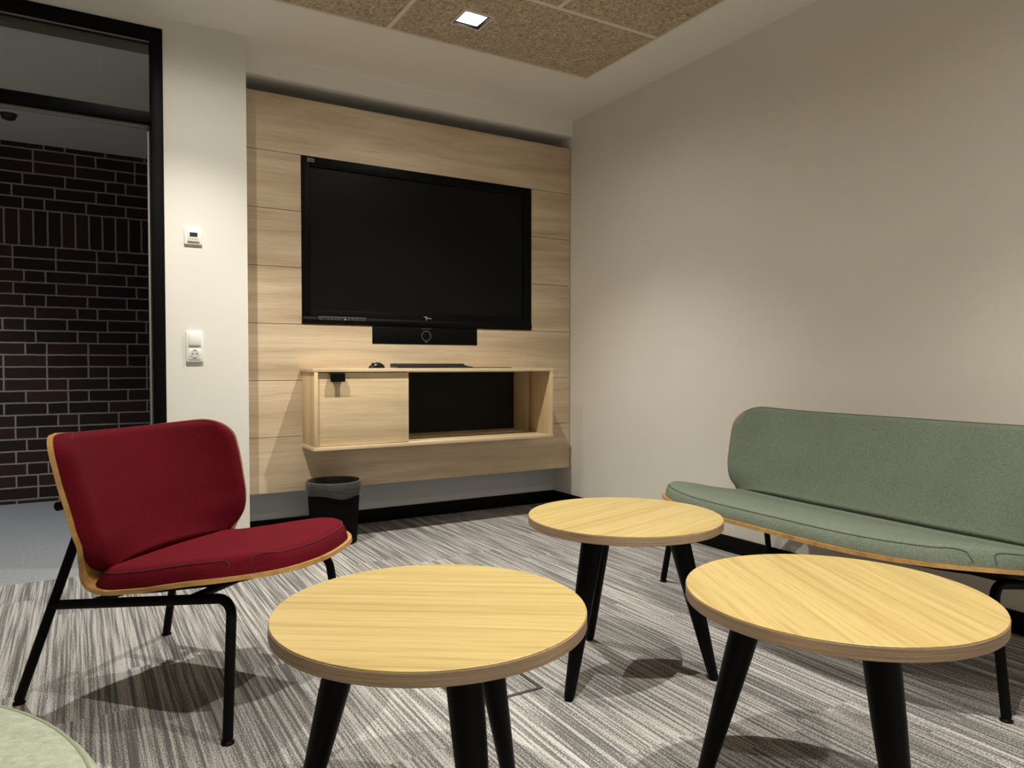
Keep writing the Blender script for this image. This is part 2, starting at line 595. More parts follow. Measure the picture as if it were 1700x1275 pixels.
def cells(x0, x1, y0, y1, holes):
    xs, ys = {x0, x1}, {y0, y1}
    for (a, b, c_, d) in holes:
        xs |= {max(x0, min(x1, a)), max(x0, min(x1, b))}
        ys |= {max(y0, min(y1, c_)), max(y0, min(y1, d))}
    xs, ys = sorted(xs), sorted(ys)
    for i in range(len(xs) - 1):
        for j in range(len(ys) - 1):
            mx, my = (xs[i] + xs[i + 1]) / 2, (ys[j] + ys[j + 1]) / 2
            if not any(a < mx < b and c_ < my < d for (a, b, c_, d) in holes):
                yield xs[i], xs[i + 1], ys[j], ys[j + 1]


CLX, CLY = -1.05, 5.05
mb = MB()
for q in cells(-3.2, 3.2, YD + .20, YK, [(CLX - HOLE, CLX + HOLE, CLY - HOLE, CLY + HOLE)]):
    mb.box(*q, ZK, ZK + .1)
mb.box(-3.2, 3.2, YD + .20, YK, ZK + .11, ZK + .14)
struct(mb.build('ceiling_corridor', M['ceiling'], smooth=False), 'pale ceiling of the corridor beyond the door', 'ceiling')
mb = MB()
for q in cells(XL, XR, YF, YB, [(TX[0], TX[-1], TY0, TY1)]):
    mb.box(*q, ZC, ZC + .12)
mb.box(XL, XR, YF, YB, ZC + .13, ZC + .17)
ceiling = struct(mb.build('ceiling', M['ceiling'], smooth=False), 'white plaster ceiling around the brown acoustic boards', 'ceiling')
holes = [(x - HOLE, x + HOLE, y - HOLE, y + HOLE) for (x, y) in LAMP_SPOTS]
mb = MB()
for q in cells(TX[0], TX[-1], TY0, TY1, holes):
    mb.box(*q, ZC, ZC + .03)
mb.build('acoustic_board', M['tile'], ceiling, smooth=False)
rows = [TY1]
while rows[-1] > TY0 + .1:
    rows.append(rows[-1] - .582)
mb = MB()
for i, y in enumerate(rows[1:-1]):
    mb.box(TX[0], TX[-1], y - .011, y + .011, ZC - .004, ZC + .004)
for i in range(len(rows) - 1):
    for j, x in enumerate(TX[1:-1]):
        if (j + i) % 2 == 1:
            yy0, yy1 = max(rows[i + 1], TY0), rows[i]
            mb.box(x - .011, x + .011, yy0 + .011, yy1, ZC - .0045, ZC + .004)
mb.box(TX[0] - .012, TX[-1] + .012, TY1 - .003, TY1 + .009, ZC - .006, ZC + .004)
mb.box(TX[-1] - .003, TX[-1] + .009, TY0, TY1, ZC - .006, ZC + .004)
mb.build('grid_rail', M['grid'], ceiling, smooth=False)

# baseboards
struct(MB().box(XR - .014, XR, YF, YB, 0, .081, .002).build('baseboard_right', M['baseboard']), 'black baseboard along the white wall behind the bench', 'baseboard')
struct(MB().box(0.731, XR - .014, YB - .014, YB, 0, .081, .002).build('baseboard_back', M['baseboard']), 'black baseboard under the wood panelling', 'baseboard')
struct(MB().box(0.357, 0.731, YD - .012, YD, 0, .06, .002).build('baseboard_door', M['baseboard']), 'black baseboard on the strip beside the door', 'baseboard')

# door frame with a glazed transom
X0, X1 = -0.95, 0.357
yf0, yf1 = YD - .012, YD + .075
mb = MB()
mb.box(X1 - .052, X1, yf0, yf1, 0, 2.521, .002)
mb.box(X0, X0 + .052, yf0, yf1, 0, 2.521, .002)
mb.box(X0 + .052, X1 - .052, yf0, yf1, 2.466, 2.521, .002)
mb.box(X0 + .052, X1 - .052, yf0, yf1, 2.078, 2.128, .002)
door = struct(mb.build('door_1', M['door_frame']), 'black door frame with glazed transom, opening to a brick corridor', 'door')
MB().box(X0 + .05, X1 - .05, YD + .028, YD + .036, 2.125, 2.469).build('transom_pane', M['glass'], door, smooth=False)
mb = MB()
mb.box(X1 - .066, X1 - .052, YD + .03, YD + .06, 0, 2.064, .002)
mb.box(X0 + .052, X0 + .066, YD + .03, YD + .06, 0, 2.064, .002)
mb.box(X0 + .052, X1 - .052, YD + .03, YD + .06, 2.064, 2.078, .002)
mb.build('rebate_strip', M['seal'], door)
MB().box(X0 + .052, X1 - .052, YD + .022, YD + .028, 2.460, 2.466).build('glazing_bead', M['seal'], door, smooth=False)

# ------------------------------------------------------------------ wood panelling with the built-in screen and cabinet
PX0, PX1, PZ0, PZ1 = 0.738, 2.846, 0.265, 2.402
TVX0, TVX1, TVZ0, TVZ1 = 1.055, 2.541, 1.181, 2.098
BX0, BX1, BZ0 = 1.457, 2.141, 1.078
CX0, CX1, CZ0, CZ1, CYF = 1.053, 2.548, 0.504, 0.937, 3.770
seams = [PZ0, .566, .872, 1.178, 1.485, 1.792, 2.098, PZ1]
hol = [(TVX0, TVX1, TVZ0, TVZ1), (BX0, BX1, BZ0, TVZ0 + .001), (CX0 + .022, CX1 - .022, CZ0 + .022, CZ1 - .022)]
mb = MB()
for i in range(7):
    z0, z1 = seams[i] + (0.0014 if i else 0), seams[i + 1] - (0.0014 if i < 6 else 0)
    for (a, b, c_, d) in cells(PX0, PX1, z0, z1, [h for h in hol if h[3] > z0 and h[2] < z1]):
        mb.box(a, b, YP, YP + .019, c_, d)
panel = tag(mb.build('wall_panelling', M['panel'], smooth=False), 'light oak panelling of wide horizontal boards around the black screen', 'wall panelling')
mb = MB()
for q in cells(PX0 + .03, PX1 - .03, PZ0 + .03, PZ1 - .03, hol):
    mb.box(q[0], q[1], YP + .0195, YP + .024, q[2], q[3])
for x in (PX0 + .10, 0.98, 2.62, PX1 - .12):
    mb.box(x, x + .06, YP + .024, YB, PZ0 + .05, PZ1 - .05)
mb.build('batten', M['groove'], panel, smooth=False)

tv = thing('wall_screen', 'large black flat screen built flush into the oak panelling', 'screen', (0, 0, 0))
b = .050
mb = MB()
SX0, SX1, SZ0, SZ1 = 1.103, 2.478, 1.262, 2.044
yt = YP - .004
# bezel: frame with a swelling lower lip
mb.box(TVX0 + .0008, SX0, yt, YP + .05, TVZ0 + .0008, TVZ1 - .0008, .002)
mb.box(SX1, TVX1 - .0008, yt, YP + .05, TVZ0 + .0008, TVZ1 - .0008, .002)
mb.box(SX0, SX1, yt, YP + .05, SZ1, TVZ1 - .0008, .002)
mb.box(SX0, SX1, yt, YP + .05, TVZ0 + .0008, SZ0, .002)
mb.build('bezel', M['bezel'], tv)
prof = [(yt + .002, TVZ0 + .004), (yt - .007, TVZ0 + .010), (yt - .011, TVZ0 + .022), (yt - .008, TVZ0 + .034), (yt + .002, TVZ0 + .044)]
v, f = [], []
for x in (TVX0 + .004, TVX1 - .004):
    v += [(x, y, z) for (y, z) in prof]
n = len(prof)
for i in range(n - 1):
    f.append((i, i + 1, n + i + 1, n + i))
f += [tuple(range(n)), tuple(range(2 * n - 1, n - 1, -1)), (0, n, 2 * n - 1, n - 1)]
mesh('lower_lip', v, f, M['bezel'], tv, True, 50)
MB().box(SX0 - .004, SX1 + .004, YP + .006, YP + .045, SZ0 - .004, SZ1 + .004).build('display', M['screen'], tv, smooth=False)
ctl = MB().box(1.138, 1.416, yt - .014, yt, 1.203, 1.225, .003).build('control_strip', plain('strip_dark', (0.02, 0.02, 0.02, 1), 0.35), tv)
MB().box(1.140, 1.414, yt - .0155, yt - .013, 1.219, 1.2245).build('strip_highlight', M['silver'], ctl, smooth=False)
for k, dx in enumerate((0.012, .055, .075, .095, .115, .150, .172, .194, .216, .238, .258)):
    MB().lathe([(0, 0), (.0042, 0), (.0042, .003), (0, .003)], 12).build('button', M['print_white'] if k == 5 else M['silver'], ctl)
    o = ctl.children[-1] if False else bpy.context.scene.collection.objects[-1]
    o.location = (1.142 + dx, yt - .0138, 1.211)
    o.rotation_euler = (math.pi / 2, 0, 0)
MB().box(1.090, 1.127, yt - .0012, yt, 2.068, 2.087).build('sticker', M['sticker'], tv, smooth=False)
MB().box(1.095, 1.122, yt - .0018, yt - .001, 2.074, 2.079).build('sticker_line', M['bezel'], tv.children[-1] if False else None, smooth=False).parent = tv
# small swoosh of script lettering under the display
mb = MB()
lx, lz, ly = 1.778, 1.236, yt - .0008


def stroke(pts, r=.0016):
    mb.tube([(lx + a, ly, lz + c_) for a, c_ in pts], r, 6)


stroke([(0, .006), (.006, .0045), (.010, .006), (.016, .007), (.024, .006)])
stroke([(.012, .004), (.017, -.004), (.022, .002), (.019, -.009), (.014, -.012)])
stroke([(.024, -.003), (.028, .0), (.031, -.004), (.035, -.001), (.039, -.004), (.044, -.001), (.050, -.004)])
mb.build('lettering', M['print_white'], tv)

bar = thing('camera_bar', 'black camera bar set into the panelling right under the screen', 'camera bar')
MB().box(BX0 + .0008, BX1 - .0008, YP - .003, YP + .04, BZ0 + .0008, TVZ0 - .001, .0015).build('housing', M['speaker_black'], bar)
o = MB().lathe([(.027, -.001), (.031, -.001), (.031, .001), (.027, .001)], 40, closed=True).build('lens_ring', M['print_gray'], bar)
o.location = (1.794, YP - .0035, 1.129)
o.rotation_euler = (math.pi / 2, 0, 0)
o = MB().lathe([(0, -.0005), (.026, -.0005), (.026, .0005), (0, .0015)], 40).build('lens', M['bezel'], bar)
o.location = (1.794, YP - .0035, 1.129)
o.rotation_euler = (math.pi / 2, 0, 0)
mb = MB()
mb.box(1.765, 1.826, YP - .0042, YP - .003, 1.170, 1.1725)
mb.build('upper_marking', M['print_gray'], bar, smooth=False)
MB().box(1.785, 1.803, YP - .0042, YP - .003, 1.090, 1.0935).build('lower_marking', M['print_gray'], bar, smooth=False)

# floating cabinet: drop-front door on the left, open bay on the right
cab = thing('wall_cabinet', 'light oak floating cabinet below the screen, with door and open bay', 'cabinet', (0, 0, 0))
T = .019
MB().box(CX0 - .008, CX1 + .004, CYF, YP - .0005, CZ1 - T, CZ1, .0008).build('top_board', M['cabinet_x'], cab)
MB().box(CX0 - .004, CX1 + .002, CYF, YP - .0005, CZ0, CZ0 + T, .0008).build('bottom_board', M['cabinet_x'], cab)
for x in (CX0, CX1 - T):
    MB().box(x, x + T, CYF + .001, YP - .0005, CZ0 + T, CZ1 - T, .0006).build('side_board', M['cabinet_z'], cab)
for x in (CX0 + .0225, CX1 - T - .004):
    MB().box(x, x + .0025 if x < 2 else CX1 - T, YP, YB - .012, CZ0 + .0225, CZ1 - .0225).build('bay_lining', M['cabinet_z'], cab, smooth=False)
mb = MB()
mb.box(CX0 + .026, CX1 - T - .004, YP, YB - .012, CZ0 + .0225, CZ0 + .026)
mb.box(CX0 + .026, CX1 - T - .004, YP, YB - .012, CZ1 - .026, CZ1 - .0225)
mb.build('bay_floor', M['cabinet_x'], cab, smooth=False)
MB().box(CX0 + .026, CX1 - T - .004, YB - .012, YB - .004, CZ0 + .026, CZ1 - .026).build('back_panel', M['void'], cab, smooth=False)
MB().box(1.572, 1.586, CYF + .035, YP + .15, CZ0 + T, CZ1 - T).build('divider', M['void'], cab, smooth=False)
DX0, DX1 = CX0 + T + .002, 1.586
dr = MB().box(DX0, DX1, CYF + .016, CYF + .034, CZ0 + T + .003, CZ1 - T - .004, .0008).build('door', M['cabinet_x'], cab)
mb = MB()
mb.box(1.134, 1.212, CYF - .014, CYF + .016, CZ1 - T - .010, CZ1 - T - .007)
mb.box(1.134, 1.212, CYF - .017, CYF - .014, CZ1 - T - .052, CZ1 - T - .007)
mb.build('pull_tab', M['black_metal'], dr, smooth=False)

# mouse and keyboard on the cabinet
mv, mf = [], []
NU, NV = 20, 12
for i in range(NU + 1):
    a = i / NU
    for j in range(NV + 1):
        w = -1 + 2 * j / NV
        hw = .030 * (1 - (2 * a - 1) ** 4) ** .5 * (.86 + .14 * math.cos(3 * (a - .2)))
        h = .036 * (math.sin(math.pi * min(1, a * .96 + .02)) ** .62) * (1 - .25 * a) * (1 - abs(w) ** 2.6) ** .5
        mv.append((-.048 + .096 * a, w * hw, h))
for i in range(NU):
    for j in range(NV):
        q = i * (NV + 1) + j
        mf.append((q, q + 1, q + NV + 2, q + NV + 1))
ms = mesh('computer_mouse', mv, mf, M['mouse'], None, True)
bm = bmesh.new()
bm.from_mesh(ms.data)
bmesh.ops.remove_doubles(bm, verts=bm.verts[:], dist=1e-5)
bm.to_mesh(ms.data)
bm.free()
ms.location = (1.424, 3.855, CZ1 + .001)
ms.rotation_euler = (0, 0, math.pi + .15)
tag(ms, 'glossy black computer mouse on top of the oak cabinet', 'mouse')
MB().lathe([(0, .0), (.004, .001), (.005, .006), (.004, .011), (0, .012)], 16).build('scroll_wheel', M['keyboard'], ms)
sw = ms.children[0]
sw.location = (.026, -.006, .026)
sw.rotation_euler = (-math.pi / 2, 0, 0)

kb = thing('keyboard', 'flat black computer keyboard lying on top of the oak cabinet', 'keyboard', (1.766, 3.865, CZ1), 0)
prof = [(-.062, .001), (-.062, .008), (.045, .018), (.060, .027), (.064, .004)]
v = []
for x in (-.234, .234):
    v += [(x, y, z) for y, z in prof]
f = [(i, (i + 1) % 5, 5 + (i + 1) % 5, 5 + i) for i in range(5)] + [(4, 3, 2, 1, 0), (5, 6, 7, 8, 9)]
mesh('case', v, f, M['keyboard'], kb)
mb = MB()
for r_ in range(6):
    y = -.053 + r_ * .0185
    z = .0075 + (y + .062) * .0935
    x = -.226
    if r_ == 0:
        ws = [.024, .024, .024, .118, .024, .024, .024, .024]
    else:
        ws = [.019] * 20
    for w in ws:
        if x + w > .228:
            break
        mb.box(x, x + w, y, y + .0155, z, z + .005, .001, 1)
        x += w + .003
mb.build('keys', M['keyboard'], kb)
kc = MB()
kc.tube([(.20, .066, .006), (.26, .085, .0028), (.34, .10, .0028), (.60, .105, .0028)], .0026, 8)
kc.build('thin_line', M['keyboard'], kb)  # thin dark line running right behind the keyboard


# ------------------------------------------------------------------ wall fittings on the door wall
def frame_plate(x0, x1, z0, z1, parent, y=YD):
    mb = MB()
    mb.box(x0, x1, y - .011, y, z0, z1, .004, 3)
    return mb.build('frame', M['white_plastic'], parent)


th = thing('thermostat', 'white room thermostat with small gray display on the wall strip', 'thermostat')
frame_plate(.441, .521, 1.530, 1.611, th)
MB().box(.455, .508, YD - .019, YD - .010, 1.545, 1.598, .003, 2).build('cover', M['white_plastic'], th)
MB().box(.464, .499, YD - .0196, YD - .0185, 1.567, 1.587).build('display', M['lcd'], th, smooth=False)
for k in range(4):
    MB().box(.464 + k * .0105, .469 + k * .0105, YD - .0196, YD - .0185, 1.554, 1.560).build('button', M['ink'], th, smooth=False)
swi = thing('switch_and_socket', 'white double frame with light switch above a power socket', 'wall switch')
frame_plate(.444, .521, .968, 1.117, swi)
MB().box(.455, .510, YD - .020, YD - .010, 1.048, 1.104, .003, 2).build('rocker', M['white_plastic'], swi)
so = MB().box(.455, .510, YD - .014, YD - .010, .980, 1.037, .002, 2).build('socket_cover', M['white_plastic'], swi)
o = MB().lathe([(0, 0), (.0195, 0), (.0205, .0015), (0, .0016)], 32).build('socket_well', M['socket_well'], so)
o.location = (.4825, YD - .0142, 1.0085)
o.rotation_euler = (math.pi / 2, 0, 0)
for dx in (-.0095, .0095):
    q = MB().lathe([(0, 0), (.0028, 0), (.0028, .001), (0, .001)], 12).build('pin_hole', M['dark_hole'], so)
    q.location = (.4825 + dx, YD - .0158, 1.0085)
    q.rotation_euler = (math.pi / 2, 0, 0)
for z in (1.0245, .989):
    MB().box(.479, .486, YD - .017, YD - .0155, z, z + .0035).build('earth_clip', M['silver'], so, smooth=False)


# ------------------------------------------------------------------ downlights
def downlight(x, y, z, label, watts, fill, colour, cone=BEAM_CONE, group='square ceiling downlights'):
    t = thing('downlight', label, 'ceiling light', (x, y, z), 0, group)
    mb = MB()
    a, b = .079, .069
    for q in ((-a, a, -a, -b), (-a, a, b, a), (-a, -b, -b, b), (b, a, -b, b)):
        mb.box(*q, -.006, .002, .001, 1)
    mb.build('frame', M['grid'], t)
    v, f = [], []
    ring = [(b - .0002, -.0055), (b - .004, -.0055), (b - .004, .004), (b - .010, .004), (.030, .055)]
    for (r, zz) in ring:
        v += [(-r, -r, zz), (r, -r, zz), (r, r, zz), (-r, r, zz)]
    ids = []
    for i in range(len(ring) - 1):
        for k in range(4):
            f.append((i * 4 + k, i * 4 + (k + 1) % 4, i * 4 + 4 + (k + 1) % 4, i * 4 + 4 + k))
            ids.append(1 if i < 3 else 0)
    me = bpy.data.meshes.new('reflector')
    me.from_pydata(v, [], f)
    me.materials.append(M['reflector'])
    me.materials.append(M['black_metal'])
    for p, i in zip(me.polygons, ids):
        p.material_index = i
    o = bpy.data.objects.new('reflector', me)
    COL.objects.link(o)
    o.parent = t
    MB().box(-.031, .031, -.031, .031, .054, .058).build('led_panel', M['led'], t, smooth=False)
    for (w, cn, bl, nm, r) in ((watts, cone, BEAM_BLEND, 'downlight_beam', .014), (fill, 172, 1.0, 'downlight_fill', .014)):  # main beam, then the added wide fill spot
        ld = bpy.data.lights.new(nm, 'SPOT')
        ld.energy = w
        ld.color = colour
        ld.spot_size = math.radians(cn)
        ld.spot_blend = bl
        ld.shadow_soft_size = r
        lo = bpy.data.objects.new(nm, ld)
        COL.objects.link(lo)
        lo.location = (0, 0, .010)
        lo.parent = t
    return t


NAMES = ['square downlight above the red chair side of the screen wall',
         'lit square downlight in the brown board nearest the screen',
         'square downlight above the front left table',
         'square downlight above the front right table',
         'unseen downlight added behind the viewer for bounce light, on the door side',
         'unseen downlight added behind the viewer for bounce light, on the bench side']
for (x, y), nm in zip(LAMP_SPOTS, NAMES):
    downlight(x, y, ZC, nm, LAMP_W, FILL_W, LAMP_COL)
downlight(CLX, CLY, ZK, 'square downlight of the corridor ceiling', CORRIDOR_W, 1.5, CORRIDOR_COL)

sd = thing('smoke_detector', 'small round smoke detector on the corridor ceiling', 'smoke detector', (-.343, 5.378, ZK))
MB().lathe([(0, -.004), (.052, -.004), (.055, 0), (.055, .0), (0, 0)], 32).build('base', M['white_plastic'], sd)
MB().lathe([(0, -.040), (.020, -.040), (.034, -.034), (.040, -.018), (.046, -.0042), (0, -.0042)], 32).build('sensor_head', M['dark_hole'], sd)


# ------------------------------------------------------------------ tables
def make_table():
    t = thing('coffee_table', '', 'table')
    H, R, TH = .49, .297, .027
    n = 96
    prof_t = [(0, H), (R - .0015, H), (R - .0004, H - .0004)]
    top = MB().lathe([(0, H - .004), (R - .0012, H - .004), (R - .0012, H - .0006), (R - .0022, H), (0, H)], n).build('tabletop', M['table_top'], t, True, 30)
    MB().lathe([(0, H - TH), (R - .003, H - TH), (R, H - TH + .002), (R, H - .0036), (0, H - .0036)], n).build('edge_band', M['table_edge'], top, True, 30)
    for k in range(3):
        a = 2 * math.pi * k / 3
        tp = Vector((.155 * math.cos(a), .155 * math.sin(a), H - TH))
        ft = Vector((.272 * math.cos(a), .272 * math.sin(a), 0.0))
        d = (ft - tp)
        mb = MB()
        # tapered round leg cut flat at both ends
        v, f = [], []
        NN, rows_ = 24, [(0, .034), (.3, .0300), (.7, .0215), (.975, .0155), (1.0, .0125)]
        for (s, r) in rows_:
            p = tp + d * s
            for q in range(NN):
                b = 2 * math.pi * q / NN
                v.append((p.x + r * math.cos(b), p.y + r * math.sin(b), p.z))
        for i in range(len(rows_) - 1):
            for q in range(NN):
                f.append((i * NN + q, i * NN + (q + 1) % NN, (i + 1) * NN + (q + 1) % NN, (i + 1) * NN + q))
        f += [tuple(range(NN)), tuple(range(len(rows_) * NN - 1, (len(rows_) - 1) * NN - 1, -1))]
        mb.add(v, f)
        mb.build('leg', M['black_wood'], t, True, 40)
    return t


tables = [((.5745, 1.2645), 25, -34.7, 'round light oak coffee table in front, beside the red chair'),
          ((1.322, .928), 3, -116.3, 'round light oak coffee table in front of the green bench, lower right'),
          ((1.447, 1.747), 76, 15.5, 'round light oak coffee table farthest back, near the screen wall')]
proto = make_table()
for i, (c, a, g, lab) in enumerate(tables):
    o = proto if i == 0 else copy_tree(proto)
    o.location = (c[0], c[1], 0)
    o.rotation_euler = (0, 0, math.radians(a))
    tag(o, lab, 'table', 'round oak coffee tables')
    for ch in o.children:
        if ch.name.startswith('tabletop'):
            ch.rotation_euler = (0, 0, math.radians(g - a))

# ------------------------------------------------------------------ lounge seats: bent ply shell, two pads, black tube frame
PROF = [(.472, .420), (.420, .415), (.310, .405), (.200, .391), (.100, .376), (.030, .364), (-.030, .357), (-.078, .366),
        (-.110, .402), (-.135, .455), (-.170, .545), (-.212, .640), (-.250, .715), (-.274, .756)]


def catmull(P, n):
    out = []
    for i in range(len(P) - 1):
        p0 = P[max(i - 1, 0)]
        p1, p2 = P[i], P[i + 1]
        p3 = P[min(i + 2, len(P) - 1)]
        for k in range(n):
            s = k / n
            out.append(tuple(.5 * ((2 * b) + (-a + c) * s + (2 * a - 5 * b + 4 * c - d) * s * s + (-a + 3 * b - 3 * c + d) * s ** 3)
                             for a, b, c, d in zip(p0, p1, p2, p3)))
    out.append(P[-1])
    return out


class Shell:
    def __init__(self, extra):
        self.ex = extra
        self.sw = .50 if extra else .30
        pts = catmull(PROF, 12)
        self.L = [0]
        for a, b in zip(pts, pts[1:]):
            self.L.append(self.L[-1] + math.hypot(a[0] - b[0], a[1] - b[1]))
        self.P = pts
        self.len = self.L[-1]
        # half width against height / depth: (arc position, half width)
        ls = lambda u=None, z=None: self.find(u, z)
        self.HW = [(0, .302), (ls(u=.30), .302), (ls(u=.12), .297), (ls(u=.02), .291), (ls(u=-.055), .288), (ls(z=.40), .304),
                   (ls(z=.455), .326), (ls(z=.52), .341), (ls(z=.64), .352), (self.len, .354)]

    def find(self, u=None, z=None):
        rng = range(len(self.P))
        if u is not None:
            i = min((i for i in rng if self.P[i][1] < .43), key=lambda i: abs(self.P[i][0] - u))
        else:
            i = min((i for i in rng if self.P[i][0] < -.05), key=lambda i: abs(self.P[i][1] - z))
        return self.L[i]

    def prof(self, l):
        l = max(0, min(self.len, l))
        for i in range(len(self.L) - 1):
            if l <= self.L[i + 1] + 1e-9:
                s = (l - self.L[i]) / max(1e-9, self.L[i + 1] - self.L[i])
                a, b = self.P[i], self.P[i + 1]
                return a[0] + (b[0] - a[0]) * s, a[1] + (b[1] - a[1]) * s
        return self.P[-1]

    def hw0(self, l):
        H = self.HW
        for a, b in zip(H, H[1:]):
            if l <= b[0]:
                s = (l - a[0]) / (b[0] - a[0])
                s = s * s * (3 - 2 * s) * .5 + s * .5
                return a[1] + (b[1] - a[1]) * s + self.ex
        return H[-1][1] + self.ex

    def hw(self, l, l0, l1, r0, r1, inset):
        h = self.hw0(l) - inset
        for d, r in ((l - l0, r0), (l1 - l, r1)):
            if d < r:
                q = 1 - max(0, d) / r
                h -= r * (1 - math.sqrt(max(0, 1 - q * q)))
        return h

    def pos(self, l, s):
        u, z = self.prof(l)
        h = self.hw0(l)
        e = max(0.0, (abs(s) - (h - .34)) / .34)
        zc = self.find(z=.40)
        k = max(0.0, (l - zc) / (self.len - zc))
        # wings of the back come forward, and rise a little; the seat rim sweeps back at its corners
        kb = max(0.0, min(1.0, (l - self.find(u=-.045)) / (self.find(z=.49) - self.find(u=-.045))))
        kb = kb * kb * (3 - 2 * kb)
        u += (.085 * kb + .058 * k) * e ** 2.2
        z += .022 * (e ** 2) * k
        m = max(0.0, 1 - l / .36)
        ef = max(0.0, (abs(s) - (h - self.sw)) / self.sw)
        u -= (.085 if self.ex else .068) * ef ** 2 * m
        if self.ex:
            u -= .05 * ef ** 2
        z += .014 * e ** 2 * m
        return Vector((u, s, z))

    def nrm(self, l, s):
        e = 1e-3
        a = self.pos(min(self.len, l + e), s) - self.pos(max(0, l - e), s)
        b = self.pos(l, s + e) - self.pos(l, s - e)
        n = b.cross(a) if True else a.cross(b)
        n.normalize()
        # towards the sitter: up on the seat, forward on the back
        if n.z + n.x < 0:
            n = -n
        return n

    def sheet(self, l0, l1, r0, r1, inset, thick, below, NL=64, NS=40, edge=0.0, puff=None):
        """closed slab over an arc range; thick(l,s,d) above the surface, 'below' beneath it"""
        top, bot = [], []
        for i in range(NL + 1):
            q = .5 - .5 * math.cos(math.pi * i / NL)
            l = l0 + (l1 - l0) * q
            h = self.hw(l, l0, l1, r0, r1, inset)
            rt, rb = [], []
            for j in range(NS + 1):
                w = math.sin(math.pi * .5 * (-1 + 2 * j / NS))
                s = w * h
                p, n = self.pos(l, s), self.nrm(l, s)
                t_ = thick(l, s, l - l0, l1 - l, h - abs(s))
                rt.append(p + n * t_)
                rb.append(p - n * below)
            top.append(rt)
            bot.append(rb)
        v = [p for r in top for p in r]
        N = len(v)
        v += [p for r in bot for p in r]
        W = NS + 1
        f = []
        for i in range(NL):
            for j in range(NS):
                a = i * W + j
                f.append((a, a + 1, a + W + 1, a + W))
                f.append((N + a, N + a + W, N + a + W + 1, N + a + 1))
        loop = [i * W for i in range(NL + 1)] + [NL * W + j for j in range(1, W)] + [i * W + NS for i in range(NL - 1, -1, -1)] + [j for j in range(NS - 1, 0, -1)]
        for a, b in zip(loop, loop[1:] + loop[:1]):
            f.append((a, b, N + b, N + a))
        return v, f


def rounded(T, R, base=0.0, lo=None, hi=None):
    """cushion height: rounded off within R of the rim (lo / hi: tighter at the crease end)"""
    def g(d, r):
        q = 1 - min(1, max(0, d) / r)
        return math.sqrt(max(0, 1 - q * q))

    def fn(l, s, d0, d1, ds):
        return base + T * g(d0, lo or R) * g(d1, hi or R) * g(ds, R)
    return fn


